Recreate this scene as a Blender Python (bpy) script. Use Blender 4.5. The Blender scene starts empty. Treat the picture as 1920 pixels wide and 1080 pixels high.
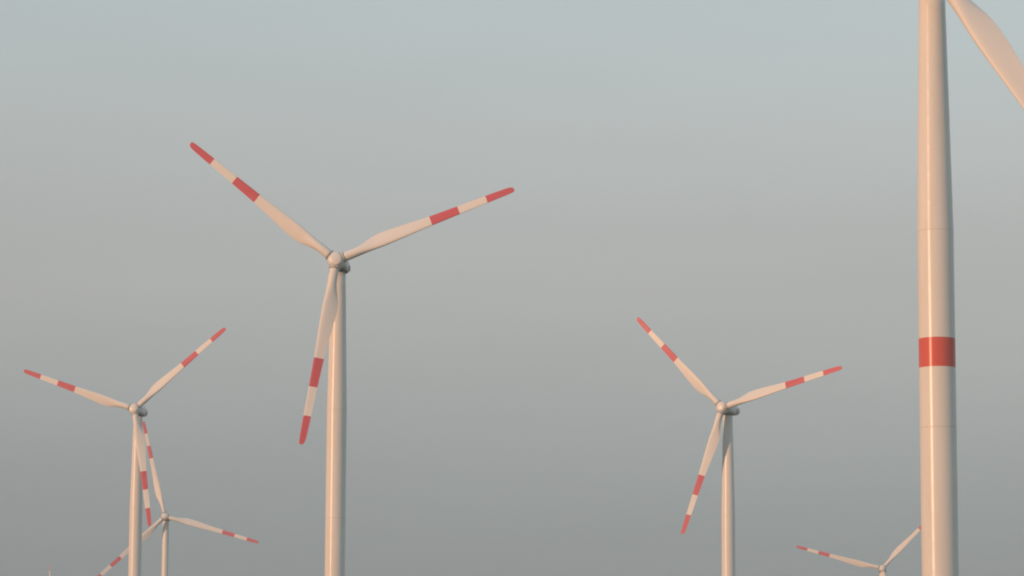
import bpy, bmesh, math, random
from math import radians as R, sin, cos, tan, pi, sqrt, atan2, exp
from mathutils import Matrix, Vector

random.seed(4)
scene = bpy.context.scene
col = scene.collection

# ------------------------------------------------------------------ camera
F_PX = 6160.0                      # focal length in pixels of a 1920 wide frame
TILT, ROLL = 8.4, 0.26
CAM_Z = 3.0
cam_data = bpy.data.cameras.new("camera")
cam_data.sensor_width = 36.0
cam_data.lens = 36.0 * F_PX / 1920.0
cam_data.clip_start = 0.5
cam_data.clip_end = 20000.0
cam = bpy.data.objects.new("camera", cam_data)
col.objects.link(cam)
cam.matrix_world = (Matrix.Translation((0, 0, CAM_Z)) @ Matrix.Rotation(R(90 + TILT), 4, 'X')
                    @ Matrix.Rotation(R(ROLL), 4, 'Z'))
scene.camera = cam
CAM_M = cam.matrix_world.copy()

# ------------------------------------------------------------------ light
SUN_EL = 6.5
SUN_AZ = -49.0        # degrees to the left of straight behind the camera
# direction from the scene towards the sun (behind the camera, on its left)
sd = Vector((sin(R(SUN_AZ)) * cos(R(SUN_EL)), -cos(R(SUN_AZ)) * cos(R(SUN_EL)), sin(R(SUN_EL))))
sun_data = bpy.data.lights.new("sun", 'SUN')
sun_data.energy = 3.45
sun_data.angle = R(0.5)
sun_data.color = (1.0, 0.535, 0.30)
sun = bpy.data.objects.new("sun", sun_data)
sun.rotation_euler = (-sd).to_track_quat('-Z', 'Y').to_euler()
sun.location = (0, 0, 150)
col.objects.link(sun)

world = bpy.data.worlds.new("World")
scene.world = world
world.use_nodes = True
nt = world.node_tree
nt.nodes.clear()
N = nt.nodes.new
out = N('ShaderNodeOutputWorld')
bg = N('ShaderNodeBackground'); bg.inputs['Strength'].default_value = 0.1
sky = N('ShaderNodeTexSky'); sky.sky_type = 'NISHITA'
sky.sun_disc = False
sky.sun_elevation = R(SUN_EL)
sky.sun_rotation = atan2(sd.x, sd.y)
sky.dust_density = 4.0; sky.air_density = 1.2; sky.ozone_density = 1.0
# dusky band low over the horizon opposite the sun, by elevation of the sky direction
geo = N('ShaderNodeTexCoord')
sep = N('ShaderNodeSeparateXYZ')
nt.links.new(geo.outputs['Generated'], sep.inputs[0])
mr = N('ShaderNodeMapRange')
mr.inputs['From Min'].default_value = 0.0; mr.inputs['From Max'].default_value = 0.4
nt.links.new(sep.outputs['Z'], mr.inputs['Value'])
ramp = N('ShaderNodeValToRGB')
nt.links.new(mr.outputs[0], ramp.inputs[0])
SKY_STOPS = [(0.0, (2.4, 2.7, 2.8)), (0.15, (2.78, 3.5, 3.75)), (0.36, (4.95, 5.15, 5.1)), (0.48, (5.6, 6.05, 6.05)), (0.60, (5.6, 6.5, 6.7)), (1.0, (3.6, 4.9, 5.6))]
els = ramp.color_ramp.elements
SC = 8.0
els[0].position = 0.0; els[1].position = 1.0
for p, c in SKY_STOPS[1:-1]: els.new(p)
for e, (p, c) in zip(els, SKY_STOPS):
    e.position = p; e.color = (c[0] / SC, c[1] / SC, c[2] / SC, 1)
vm = N('ShaderNodeVectorMath'); vm.operation = 'SCALE'; vm.inputs['Scale'].default_value = SC
nt.links.new(ramp.outputs[0], vm.inputs[0])
mix = N('ShaderNodeMix'); mix.data_type = 'RGBA'; mix.inputs['Factor'].default_value = 0.85
nt.links.new(sky.outputs[0], mix.inputs['A'])
nt.links.new(vm.outputs[0], mix.inputs['B'])
# faint uneven veils high in the hazy sky
vmap = N('ShaderNodeMapping'); vmap.inputs['Scale'].default_value = (3.0, 3.0, 16.0)
vmap.inputs['Rotation'].default_value = (0.0, R(7), 0.0); vmap.inputs['Location'].default_value = (1.3, 0.4, 0.0)
nt.links.new(geo.outputs['Generated'], vmap.inputs[0])
vn = N('ShaderNodeTexNoise'); vn.inputs['Scale'].default_value = 1.0; vn.inputs['Detail'].default_value = 3.0
nt.links.new(vmap.outputs[0], vn.inputs[0])
vr = N('ShaderNodeMapRange'); vr.inputs['From Min'].default_value = 0.3; vr.inputs['From Max'].default_value = 0.7
vr.inputs['To Min'].default_value = 0.955; vr.inputs['To Max'].default_value = 1.045
nt.links.new(vn.outputs[0], vr.inputs['Value'])
sx = N('ShaderNodeMath'); sx.operation = 'MULTIPLY_ADD'; sx.inputs[1].default_value = 0.22
nt.links.new(sep.outputs['X'], sx.inputs[0]); nt.links.new(vr.outputs[0], sx.inputs[2])
veil = N('ShaderNodeVectorMath'); veil.operation = 'SCALE'
nt.links.new(mix.outputs['Result'], veil.inputs[0]); nt.links.new(sx.outputs[0], veil.inputs['Scale'])
nt.links.new(veil.outputs[0], bg.inputs['Color'])
nt.links.new(bg.outputs[0], out.inputs['Surface'])

vs = scene.view_settings
vs.view_transform = 'Standard'; vs.look = 'None'; vs.exposure = 0.0; vs.gamma = 1.0
vs.use_curve_mapping = False
scene.cycles.filter_width = 2.0
scene.cycles.use_denoising = True

# ------------------------------------------------------------------ materials
def paint(name, colour, rough=0.2, spec=0.5, wear=0.06, scale=0.6):
    m = bpy.data.materials.new(name); m.use_nodes = True
    t = m.node_tree; b = t.nodes['Principled BSDF']
    b.inputs['Roughness'].default_value = rough
    b.inputs['Specular IOR Level'].default_value = spec
    tc = t.nodes.new('ShaderNodeTexCoord')
    mp = t.nodes.new('ShaderNodeMapping'); mp.inputs['Scale'].default_value = (1.0, 1.0, 0.12)
    n = t.nodes.new('ShaderNodeTexNoise'); n.inputs['Scale'].default_value = scale
    n.inputs['Detail'].default_value = 6
    t.links.new(tc.outputs['Object'], mp.inputs[0]); t.links.new(mp.outputs[0], n.inputs[0])
    r = t.nodes.new('ShaderNodeValToRGB')
    r.color_ramp.elements[0].position = 0.3; r.color_ramp.elements[1].position = 0.7
    r.color_ramp.elements[0].color = tuple(c * (1 - wear) for c in colour) + (1,)
    r.color_ramp.elements[1].color = tuple(min(1, c * (1 + wear * 0.4)) for c in colour) + (1,)
    t.links.new(n.outputs[0], r.inputs[0]); t.links.new(r.outputs[0], b.inputs['Base Color'])
    return m

M_TOWER = paint("tower_paint", (0.74, 0.73, 0.70), rough=0.24, spec=0.17)
M_BLADE = paint("blade_gelcoat", (0.74, 0.73, 0.71), rough=0.45, spec=0.25, wear=0.04)
M_RED = paint("red_warning_paint", (0.58, 0.105, 0.135), rough=0.45, spec=0.25, wear=0.08)
M_TOWER_RED = paint("tower_red_paint", (0.65, 0.13, 0.105), rough=0.24, spec=0.17, wear=0.10, scale=0.9)
M_NAC = paint("nacelle_shell", (0.70, 0.71, 0.71), rough=0.4)
M_HUB = paint("hub_shell", (0.72, 0.72, 0.70), rough=0.35)
M_DARK = paint("dark_seal", (0.09, 0.09, 0.10), rough=0.6)
M_JOINT = paint("joint_sealant", (0.62, 0.60, 0.56), rough=0.5, spec=0.2)
M_COLLAR = paint("bearing_steel", (0.30, 0.30, 0.31), rough=0.45)

# ------------------------------------------------------------------ helpers
def at(px, py, depth):
    """world point seen at a pixel of the 1920x1080 frame, at that depth along the view axis"""
    v = Vector(((px - 960) / F_PX, -(py - 540) / F_PX, -1.0)) * depth
    return CAM_M @ v

def mesh_obj(name, verts, faces, mats, parent=None, midx=None, smooth=True):
    me = bpy.data.meshes.new(name)
    me.from_pydata(verts, [], faces)
    for m in mats: me.materials.append(m)
    if midx: me.polygons.foreach_set('material_index', midx)
    me.polygons.foreach_set('use_smooth', [smooth] * len(me.polygons))
    me.update()
    o = bpy.data.objects.new(name, me)
    col.objects.link(o)
    o.parent = parent
    return o

def lathe(profile, seg=48, axis='Z'):
    """profile: list of (r, h) -> verts, faces (closed at both ends)"""
    v, f = [], []
    for r, h in profile:
        for i in range(seg):
            a = 2 * pi * i / seg
            if axis == 'Z': v.append((r * cos(a), r * sin(a), h))
            else: v.append((r * cos(a), h, r * sin(a)))     # axis Y
    n = len(profile)
    for k in range(n - 1):
        for i in range(seg):
            j = (i + 1) % seg
            q = (k * seg + i, k * seg + j, (k + 1) * seg + j, (k + 1) * seg + i)
            f.append(q if axis == 'Z' else q[::-1])
    f.append(tuple(range(seg))[::-1] if axis == 'Z' else tuple(range(seg)))
    e = tuple((n - 1) * seg + i for i in range(seg))
    f.append(e if axis == 'Z' else e[::-1])
    return v, f

def interp(tab, x):
    if x <= tab[0][0]: return tab[0][1]
    for (a, va), (b, vb) in zip(tab, tab[1:]):
        if x <= b:
            t = (x - a) / (b - a)
            return va + (vb - va) * t
    return tab[-1][1]

def smooth_interp(tab, x):
    n = len(tab)
    if x <= tab[0][0]: return tab[0][1]
    if x >= tab[-1][0]: return tab[-1][1]
    for i in range(n - 1):
        if x <= tab[i + 1][0]: break
    def slope(k):
        a, b = max(0, k - 1), min(n - 1, k + 1)
        return (tab[b][1] - tab[a][1]) / (tab[b][0] - tab[a][0])
    x0, y0 = tab[i]; x1, y1 = tab[i + 1]; h = x1 - x0; t = (x - x0) / h
    m0, m1 = slope(i) * h, slope(i + 1) * h
    return ((2*t**3 - 3*t**2 + 1) * y0 + (t**3 - 2*t**2 + t) * m0 + (-2*t**3 + 3*t**2) * y1 + (t**3 - t**2) * m1)

# ------------------------------------------------------------------ turbine parts
OVERHANG, NOSE, RTILT, CONE = 4.2, 5.75, 5.0, 3.5
BLADE_R = 38.5
HUB_H = 100.0
CHORD = [(1.8, 1.86), (3.2, 1.88), (5, 2.12), (7, 2.62), (9.2, 2.98), (11, 3.02), (13.5, 2.78), (17, 2.36), (20.6, 2.02),
         (26.7, 1.74), (32.8, 1.54), (36.2, 1.38), (37.7, 1.22), (38.25, 0.95), (38.5, 0.55)]
TWIST = [(1.8, 15), (6, 15), (10, 12), (16, 7), (24, 3.5), (32, 1), (38.5, -0.5)]
THICK = [(4, 0.62), (8, 0.40), (12, 0.31), (20, 0.24), (30, 0.18), (38.5, 0.15)]

def blade_mesh(parent, RAD=38.5, fat=1.0):
    """span along +z, leading edge towards +x; red bands are 6 m long, the last one at the tip"""
    NS = 40
    k = RAD / 38.5
    bands = [RAD - 18.0 + 0.1, RAD - 12.0 + 0.1, RAD - 6.0 + 0.1, RAD]
    rs = [1.8, 2.2, 2.8, 3.4] + [4 + 0.6 * i for i in range(int((RAD - 6) / 0.6))]
    rs += [RAD - d for d in (2.3, 1.7, 1.2, 0.8, 0.5, 0.3, 0.15, 0.05, 0.0)]
    rs = [r for r in rs if all(abs(r - b) > 0.05 for b in bands[:3])]
    for b in bands[:3]: rs += [b - 0.005, b + 0.005]
    rs = sorted(set(rs))
    verts = []
    for r in rs:
        q = 1.8 + (r - 1.8) * (38.5 - 1.8) / (RAD - 1.8)
        c = smooth_interp(CHORD, q); th = interp(THICK, q); tw = R(interp(TWIST, q))
        if q > 3.2: c *= 1 + (fat - 1) * min(1, (q - 3.2) / 5)
        w = min(1, max(0, (q - 3.0) / 6.0)); w = w * w * (3 - 2 * w)
        bend = 0.2 * k * (r / RAD) ** 2          # slight downwind flex under load
        for i in range(NS):
            a = 2 * pi * i / NS
            cx, cy = 0.93 * cos(a), 0.93 * sin(a)
            s = (1 - cos(a)) / 2                  # 0 at leading edge, 1 at trailing edge
            yt = 5 * th * (0.2969 * sqrt(s) - 0.126 * s - 0.3516 * s**2 + 0.2843 * s**3 - 0.1015 * s**4)
            camber = 0.03 * 4 * s * (1 - s)
            ax = c * (0.31 - s)
            ay = c * ((yt if a < pi else -yt) * (1.15 if a < pi else 0.85) + camber)
            if c < 0.6: ay *= max(0.3, c / 0.6)
            x = cx * (1 - w) + ax * w; y = cy * (1 - w) + ay * w
            # twist: leading edge (+x) turns upwind (-y)
            X = x * cos(tw) + y * sin(tw); Y = -x * sin(tw) + y * cos(tw)
            verts.append((X, Y + bend, r))
    faces, mi = [], []
    for k2 in range(len(rs) - 1):
        rm = (rs[k2] + rs[k2 + 1]) / 2
        red = bands[0] < rm < bands[1] or rm > bands[2]
        for i in range(NS):
            j = (i + 1) % NS
            faces.append((k2 * NS + i, k2 * NS + j, (k2 + 1) * NS + j, (k2 + 1) * NS + i)); mi.append(1 if red else 0)
    faces.append(tuple(range(NS))[::-1]); mi.append(0)
    e = len(rs) - 1
    faces.append(tuple(e * NS + i for i in range(NS))); mi.append(1)
    return mesh_obj('blade', verts, faces, [M_BLADE, M_RED], parent, mi)

def rounded_shell(parent):
    """nacelle: stations along +y (towards the rear), superellipse sections"""
    st = [  # y, half width, top z, bottom z, exponent
        (-2.35, 1.25, 1.15, -0.85, 2.2), (-2.20, 1.45, 1.40, -0.95, 2.4), (-1.6, 1.70, 1.70, -1.05, 2.8), (-0.8, 1.80, 1.86, -1.10, 3.2),
        (0.6, 1.84, 1.98, -1.12, 3.4), (2.0, 1.84, 2.04, -1.10, 3.4), (3.4, 1.80, 2.06, -0.98, 3.2), (4.8, 1.70, 2.04, -0.72, 3.0),
        (5.8, 1.52, 1.94, -0.40, 2.8), (6.5, 1.22, 1.72, -0.08, 2.5), (6.9, 0.85, 1.42, 0.24, 2.3), (7.05, 0.42, 1.10, 0.56, 2.1)]
    NS = 44; verts = []; faces = []
    for y, hw, zt, zb, n in st:
        zc, hh = (zt + zb) / 2, (zt - zb) / 2
        for i in range(NS):
            a = 2 * pi * i / NS
            ca, sa = cos(a), sin(a)
            verts.append((hw * math.copysign(abs(ca) ** (2 / n), ca), y, zc + hh * math.copysign(abs(sa) ** (2 / n), sa)))
    for k in range(len(st) - 1):
        for i in range(NS):
            j = (i + 1) % NS
            faces.append((k * NS + i, (k + 1) * NS + i, (k + 1) * NS + j, k * NS + j))
    faces.append(tuple(range(NS)))
    faces.append(tuple((len(st) - 1) * NS + i for i in range(NS))[::-1])
    return mesh_obj('nacelle', verts, faces, [M_NAC], parent)

def box(vs, fs, c, s):
    b = len(vs)
    for dx in (-1, 1):
        for dy in (-1, 1):
            for dz in (-1, 1):
                vs.append((c[0] + dx * s[0] / 2, c[1] + dy * s[1] / 2, c[2] + dz * s[2] / 2))
    for q in ((0, 1, 3, 2), (4, 6, 7, 5), (0, 4, 5, 1), (2, 3, 7, 6), (0, 2, 6, 4), (1, 5, 7, 3)):
        fs.append(tuple(b + i for i in q))

def tower_mesh(parent, top_r, low_r, taper_len, band=None):
    """lathe of steel cans about 3 m tall with a faint weld ring at each joint"""
    top = HUB_H - 1.35
    taper_z = HUB_H - taper_len
    def rad(z):
        if z > taper_z: return low_r + (top_r - low_r) * (z - taper_z) / (top - taper_z)
        return low_r + 0.004 * max(0, 18 - z)
    prof = []
    zs = set([0.0, top])
    z = taper_z
    joints = []
    while z > 1: joints.append(z); z -= 3.1
    z = taper_z + 3.1
    while z < top - 1: joints.append(z); z += 3.1
    rnd = random.Random(int(taper_len * 10))
    cans = sorted(joints)
    pts = [(rad(0), 0.0)]
    for k, z in enumerate(cans):
        ring = 0.0035
        off = rnd.uniform(-0.0035, 0.0035)
        pts += [(rad(z) + off, z - 0.30), (rad(z) + off + ring, z - 0.05), (rad(z) + off + ring, z + 0.05), (rad(z) + off, z + 0.30)]
    pts.append((rad(top), top))
    # section flanges: small proud steps where tower sections are bolted together
    if band:
        b0, b1 = band
        def rr(z):
            return interp([(p[1], p[0]) for p in pts], z)
        pts += [(rr(b0) , b0 - 0.002), (rr(b0), b0 + 0.002), (rr(b1), b1 - 0.002), (rr(b1), b1 + 0.002)]
    pts.sort(key=lambda p: p[1])
    SEG = 128
    v, f = lathe(pts, SEG)
    mi = []
    flange = [taper_z - 21.7 * q for q in range(4)]      # bolted joints between tower sections
    for k in range(len(pts) - 1):
        zm = (pts[k][1] + pts[k + 1][1]) / 2
        m = 1 if band and band[0] < zm < band[1] else 0
        if min(abs(zm - q) for q in flange) < 0.049: m = 2
        mi += [m] * SEG
    mi += [0, 0]
    return mesh_obj('tower', v, f, [M_TOWER, M_TOWER_RED, M_JOINT], parent, mi)

def rotor_matrix(angle):
    return (Matrix.Translation((0, 0, HUB_H)) @ Matrix.Rotation(R(-RTILT), 4, 'X') @ Matrix.Translation((0, -OVERHANG, 0))
            @ Matrix.Rotation(R(90 - angle), 4, 'Y') @ Matrix.Rotation(R(CONE), 4, 'X'))
HUB_M = Matrix.Translation((0, 0, HUB_H)) @ Matrix.Rotation(R(-RTILT), 4, 'X')

# prototype parts (shared mesh data)
def build_parts(root):
    P = {}
    P['nacelle'] = rounded_shell(root); P['nacelle'].matrix_basis = HUB_M
    # side cooling louvre and rear hatch rim, sensor mast
    vs_, fs_ = [], []
    for k in range(7): box(vs_, fs_, (1.93, 3.0, -0.55 + 0.18 * k), (0.06, 1.5, 0.07))
    v = mesh_obj('air_vent', vs_, fs_, [M_COLLAR], P['nacelle'], smooth=False)
    vs_, fs_ = [], []
    box(vs_, fs_, (0.5, 5.2, 2.25), (0.07, 0.07, 0.95)); box(vs_, fs_, (0.5, 5.2, 2.62), (0.75, 0.05, 0.05))
    box(vs_, fs_, (0.16, 5.2, 2.74), (0.12, 0.12, 0.18)); box(vs_, fs_, (0.84, 5.2, 2.74), (0.12, 0.12, 0.18))
    mesh_obj('wind_sensor', vs_, fs_, [M_COLLAR], P['nacelle'], smooth=False)
    # yaw ring under the nacelle
    vv, ff = lathe([(1.5, HUB_H - 1.50), (1.88, HUB_H - 1.48), (1.95, HUB_H - 1.42), (1.95, HUB_H - 1.16), (1.86, HUB_H - 1.09), (1.5, HUB_H - 1.07)], 64)
    mesh_obj('yaw_ring', vv, ff, [M_DARK], root)
    # hub: spinner body along local -y
    o = OVERHANG
    prof = [(1.40, -o + 1.55), (1.62, -o + 1.45), (1.72, -o + 1.0), (1.74, -o + 0.2), (1.70, -o - 0.45), (1.58, -o - 0.85), (1.42, -o - 1.04), (1.34, -o - 1.08)]
    vv, ff = lathe(prof, 64, 'Y')
    P['hub'] = mesh_obj('hub', vv, ff, [M_HUB], root); P['hub'].matrix_basis = HUB_M
    cap = [(1.30, -o - 1.085), (1.33, -o - 1.14), (1.33, -o - 1.24), (1.28, -o - 1.32), (1.05, -o - 1.42), (0.7, -o - 1.50), (0.35, -o - 1.54), (0.02, -o - 1.55)]
    vv, ff = lathe(cap, 64, 'Y')
    mesh_obj('nose_cap', vv, ff, [M_HUB], P['hub'])
    vv, ff = lathe([(1.36, -o + 1.552), (1.36, -o + 1.80)], 48, 'Y')
    mesh_obj('shaft_seal', vv, ff, [M_DARK], P['hub'])
    P['blade'] = blade_mesh(root)
    # root collar: short bearing drum with a dark flange line
    vv, ff = lathe([(1.04, 0.9), (1.04, 1.66), (1.13, 1.67), (1.13, 1.80), (1.0, 1.81), (0.9, 1.81)], 48)
    mi = []
    for k in range(5): mi += [1 if k in (1, 2, 3) else 0] * 48
    mi += [0, 1]
    mesh_obj('root_collar', vv, ff, [M_HUB, M_COLLAR], P['blade'], mi)
    return P

def link_copy(o, parent):
    c = o.copy(); col.objects.link(c); c.parent = parent; c.matrix_basis = o.matrix_basis.copy()
    for ch in o.children: link_copy(ch, c)
    return c

# nose pixel, scale px/m, yaw seen from the camera (nose to the left), rotor phase angles, tower radii, label
TURBINES = [
    dict(nose=(628.6, 484.5), s=9.35, psi=7.0, ph=21.0, r=(1.46, 2.02), tl=29.5,
         label="large wind turbine left of centre, its lower blade passing in front of its tower"),
    dict(nose=(1733.5, -89.0), s=17.1, psi=7.5, ph=-58.0, r=(1.42, 2.00), tl=29.6, band=True, kind=2,
         label="nearest wind turbine, thick tower with a red band and its rotor above the frame"),
    dict(nose=(1350.4, 762.0), s=6.5, psi=22.2, ph=14.0, r=(1.38, 1.98), tl=30.5,
         label="wind turbine just left of the thick red banded tower, grey nacelle showing beside its hub"),
    dict(nose=(249.7, 765.3), s=5.95, psi=16.2, ph=40.6, r=(1.40, 2.02), tl=30.5,
         label="leftmost full sized wind turbine, bright glint on its tower, a smaller one behind"),
    dict(nose=(308.9, 967.0), s=4.02, psi=6.0, ph=-16.2, r=(1.45, 1.62), tl=30.5, kind=2,
         label="small far wind turbine behind the leftmost full sized one, one blade nearly upright"),
    dict(nose=(1654.0, 1064.8), s=3.60, psi=2.0, ph=45.4, r=(1.60, 1.95), tl=30.5, kind=2,
         label="small far wind turbine at the bottom edge, one blade reaching behind the thick tower"),
    dict(nose=(97.0, 1153.5), s=2.2, psi=62.0, ph=106.0, r=(1.45, 1.62), tl=30.5, kind=2,
         label="faint most distant wind turbine at lower left, only one blade tip showing"),
]
GROUP = "wind turbines of the wind farm"
bases = []
parts = None
long_mesh = None
for i, T in enumerate(TURBINES):
    depth = F_PX / T['s']
    P = at(T['nose'][0], T['nose'][1], depth)
    az = atan2(P.x, P.y)
    om = -az - R(T['psi'])
    off = Matrix.Rotation(om, 3, 'Z') @ Matrix.Rotation(R(-RTILT), 3, 'X') @ Vector((0, -NOSE, 0))
    base = P - off - Vector((0, 0, HUB_H))
    bases.append(base)
    root = bpy.data.objects.new("wind_turbine", None)
    root.empty_display_size = 5
    root.location = base; root.rotation_euler = (0, 0, om)
    col.objects.link(root)
    root['label'] = T['label']; root['category'] = "wind turbine"; root['group'] = GROUP
    band = (HUB_H - 44.72, HUB_H - 41.50) if T.get('band') else None
    tower_mesh(root, T['r'][0], T['r'][1], T['tl'], band)
    if parts is None:
        parts = build_parts(root)
        proto_root = root
        first = parts['blade']
        first.matrix_basis = rotor_matrix(T['ph'])
        blades = [first]
        for k in (1, 2):
            b = link_copy(first, root); b.matrix_basis = rotor_matrix(T['ph'] + 120 * k)
        protos = [o for o in proto_root.children if o.name.split('.')[0] in ('nacelle', 'hub', 'yaw_ring')]
    else:
        for o in protos: link_copy(o, root)
        src = first
        if T.get('kind') == 2:
            if long_mesh is None:
                tmp = blade_mesh(None, 46.0, 1.03); long_mesh = tmp.data
                bpy.data.objects.remove(tmp)
        for k in range(3):
            b = link_copy(first, root); b.matrix_basis = rotor_matrix(T['ph'] + 120 * k)
            if T.get('kind') == 2: b.data = long_mesh

# ------------------------------------------------------------------ ground (rolling farmland that carries the towers)
X0, X1, Y0, Y1 = -1600.0, 1600.0, -500.0, 3200.0
def ground_z(x, y):
    pts = [(b.x, b.y, b.z) for b in bases] + [(0.0, 0.0, CAM_Z - 1.7)]
    sw = sz = 0.0
    for px, py, pz in pts:
        d2 = (x - px) ** 2 + (y - py) ** 2
        if d2 < 400: return pz
        w = 1.0 / d2 ** 1.3
        sw += w; sz += w * pz
    w = 1.0 / 900.0 ** 2.6
    return sz / (sw + w)
NX, NY = 160, 185
vs_, fs_ = [], []
for j in range(NY + 1):
    for i in range(NX + 1):
        x = X0 + (X1 - X0) * i / NX; y = Y0 + (Y1 - Y0) * j / NY
        vs_.append((x, y, ground_z(x, y) + 0.02))
for j in range(NY):
    for i in range(NX):
        a = j * (NX + 1) + i
        fs_.append((a, a + 1, a + NX + 2, a + NX + 1))
gm = bpy.data.materials.new("field"); gm.use_nodes = True
t = gm.node_tree; b = t.nodes['Principled BSDF']; b.inputs['Roughness'].default_value = 0.95
tc = t.nodes.new('ShaderNodeTexCoord')
vo = t.nodes.new('ShaderNodeTexVoronoi'); vo.inputs['Scale'].default_value = 0.004
nz = t.nodes.new('ShaderNodeTexNoise'); nz.inputs['Scale'].default_value = 0.35; nz.inputs['Detail'].default_value = 8
rp = t.nodes.new('ShaderNodeValToRGB')
rp.color_ramp.elements[0].color = (0.09, 0.10, 0.035, 1); rp.color_ramp.elements[1].color = (0.20, 0.16, 0.08, 1)
mx = t.nodes.new('ShaderNodeMix'); mx.data_type = 'RGBA'; mx.blend_type = 'MULTIPLY'; mx.inputs['Factor'].default_value = 0.6
t.links.new(tc.outputs['Object'], vo.inputs[0]); t.links.new(tc.outputs['Object'], nz.inputs[0])
t.links.new(vo.outputs['Color'], rp.inputs[0])
t.links.new(rp.outputs[0], mx.inputs['A']); t.links.new(nz.outputs['Color'], mx.inputs['B'])
t.links.new(mx.outputs['Result'], b.inputs['Base Color'])
g = mesh_obj('ground', vs_, fs_, [gm])
g['kind'] = 'structure'

# ------------------------------------------------------------------ haze: one closed box of even air
zmin = min(v[2] for v in vs_)
zmax = max(b.z for b in bases) + HUB_H + BLADE_R + 6
vs2, fs2 = [], []
box(vs2, fs2, ((X0 + X1) / 2, (Y0 + Y1) / 2, (zmin - 1 + zmax) / 2), (X1 - X0 + 20, Y1 - Y0 + 20, zmax - zmin + 1))
hm = bpy.data.materials.new("haze_air"); hm.use_nodes = True
ht = hm.node_tree; ht.nodes.clear()
ho = ht.nodes.new('ShaderNodeOutputMaterial'); pv = ht.nodes.new('ShaderNodeVolumePrincipled')
pv.inputs['Color'].default_value = (0.80, 0.84, 0.86, 1)
pv.inputs['Density'].default_value = 0.0002
pv.inputs['Anisotropy'].default_value = 0.0
ht.links.new(pv.outputs[0], ho.inputs['Volume'])
hz = mesh_obj('haze', vs2, fs2, [hm], smooth=False)
hz['kind'] = 'stuff'; hz['label'] = "thin dusty haze over the whole wind farm"
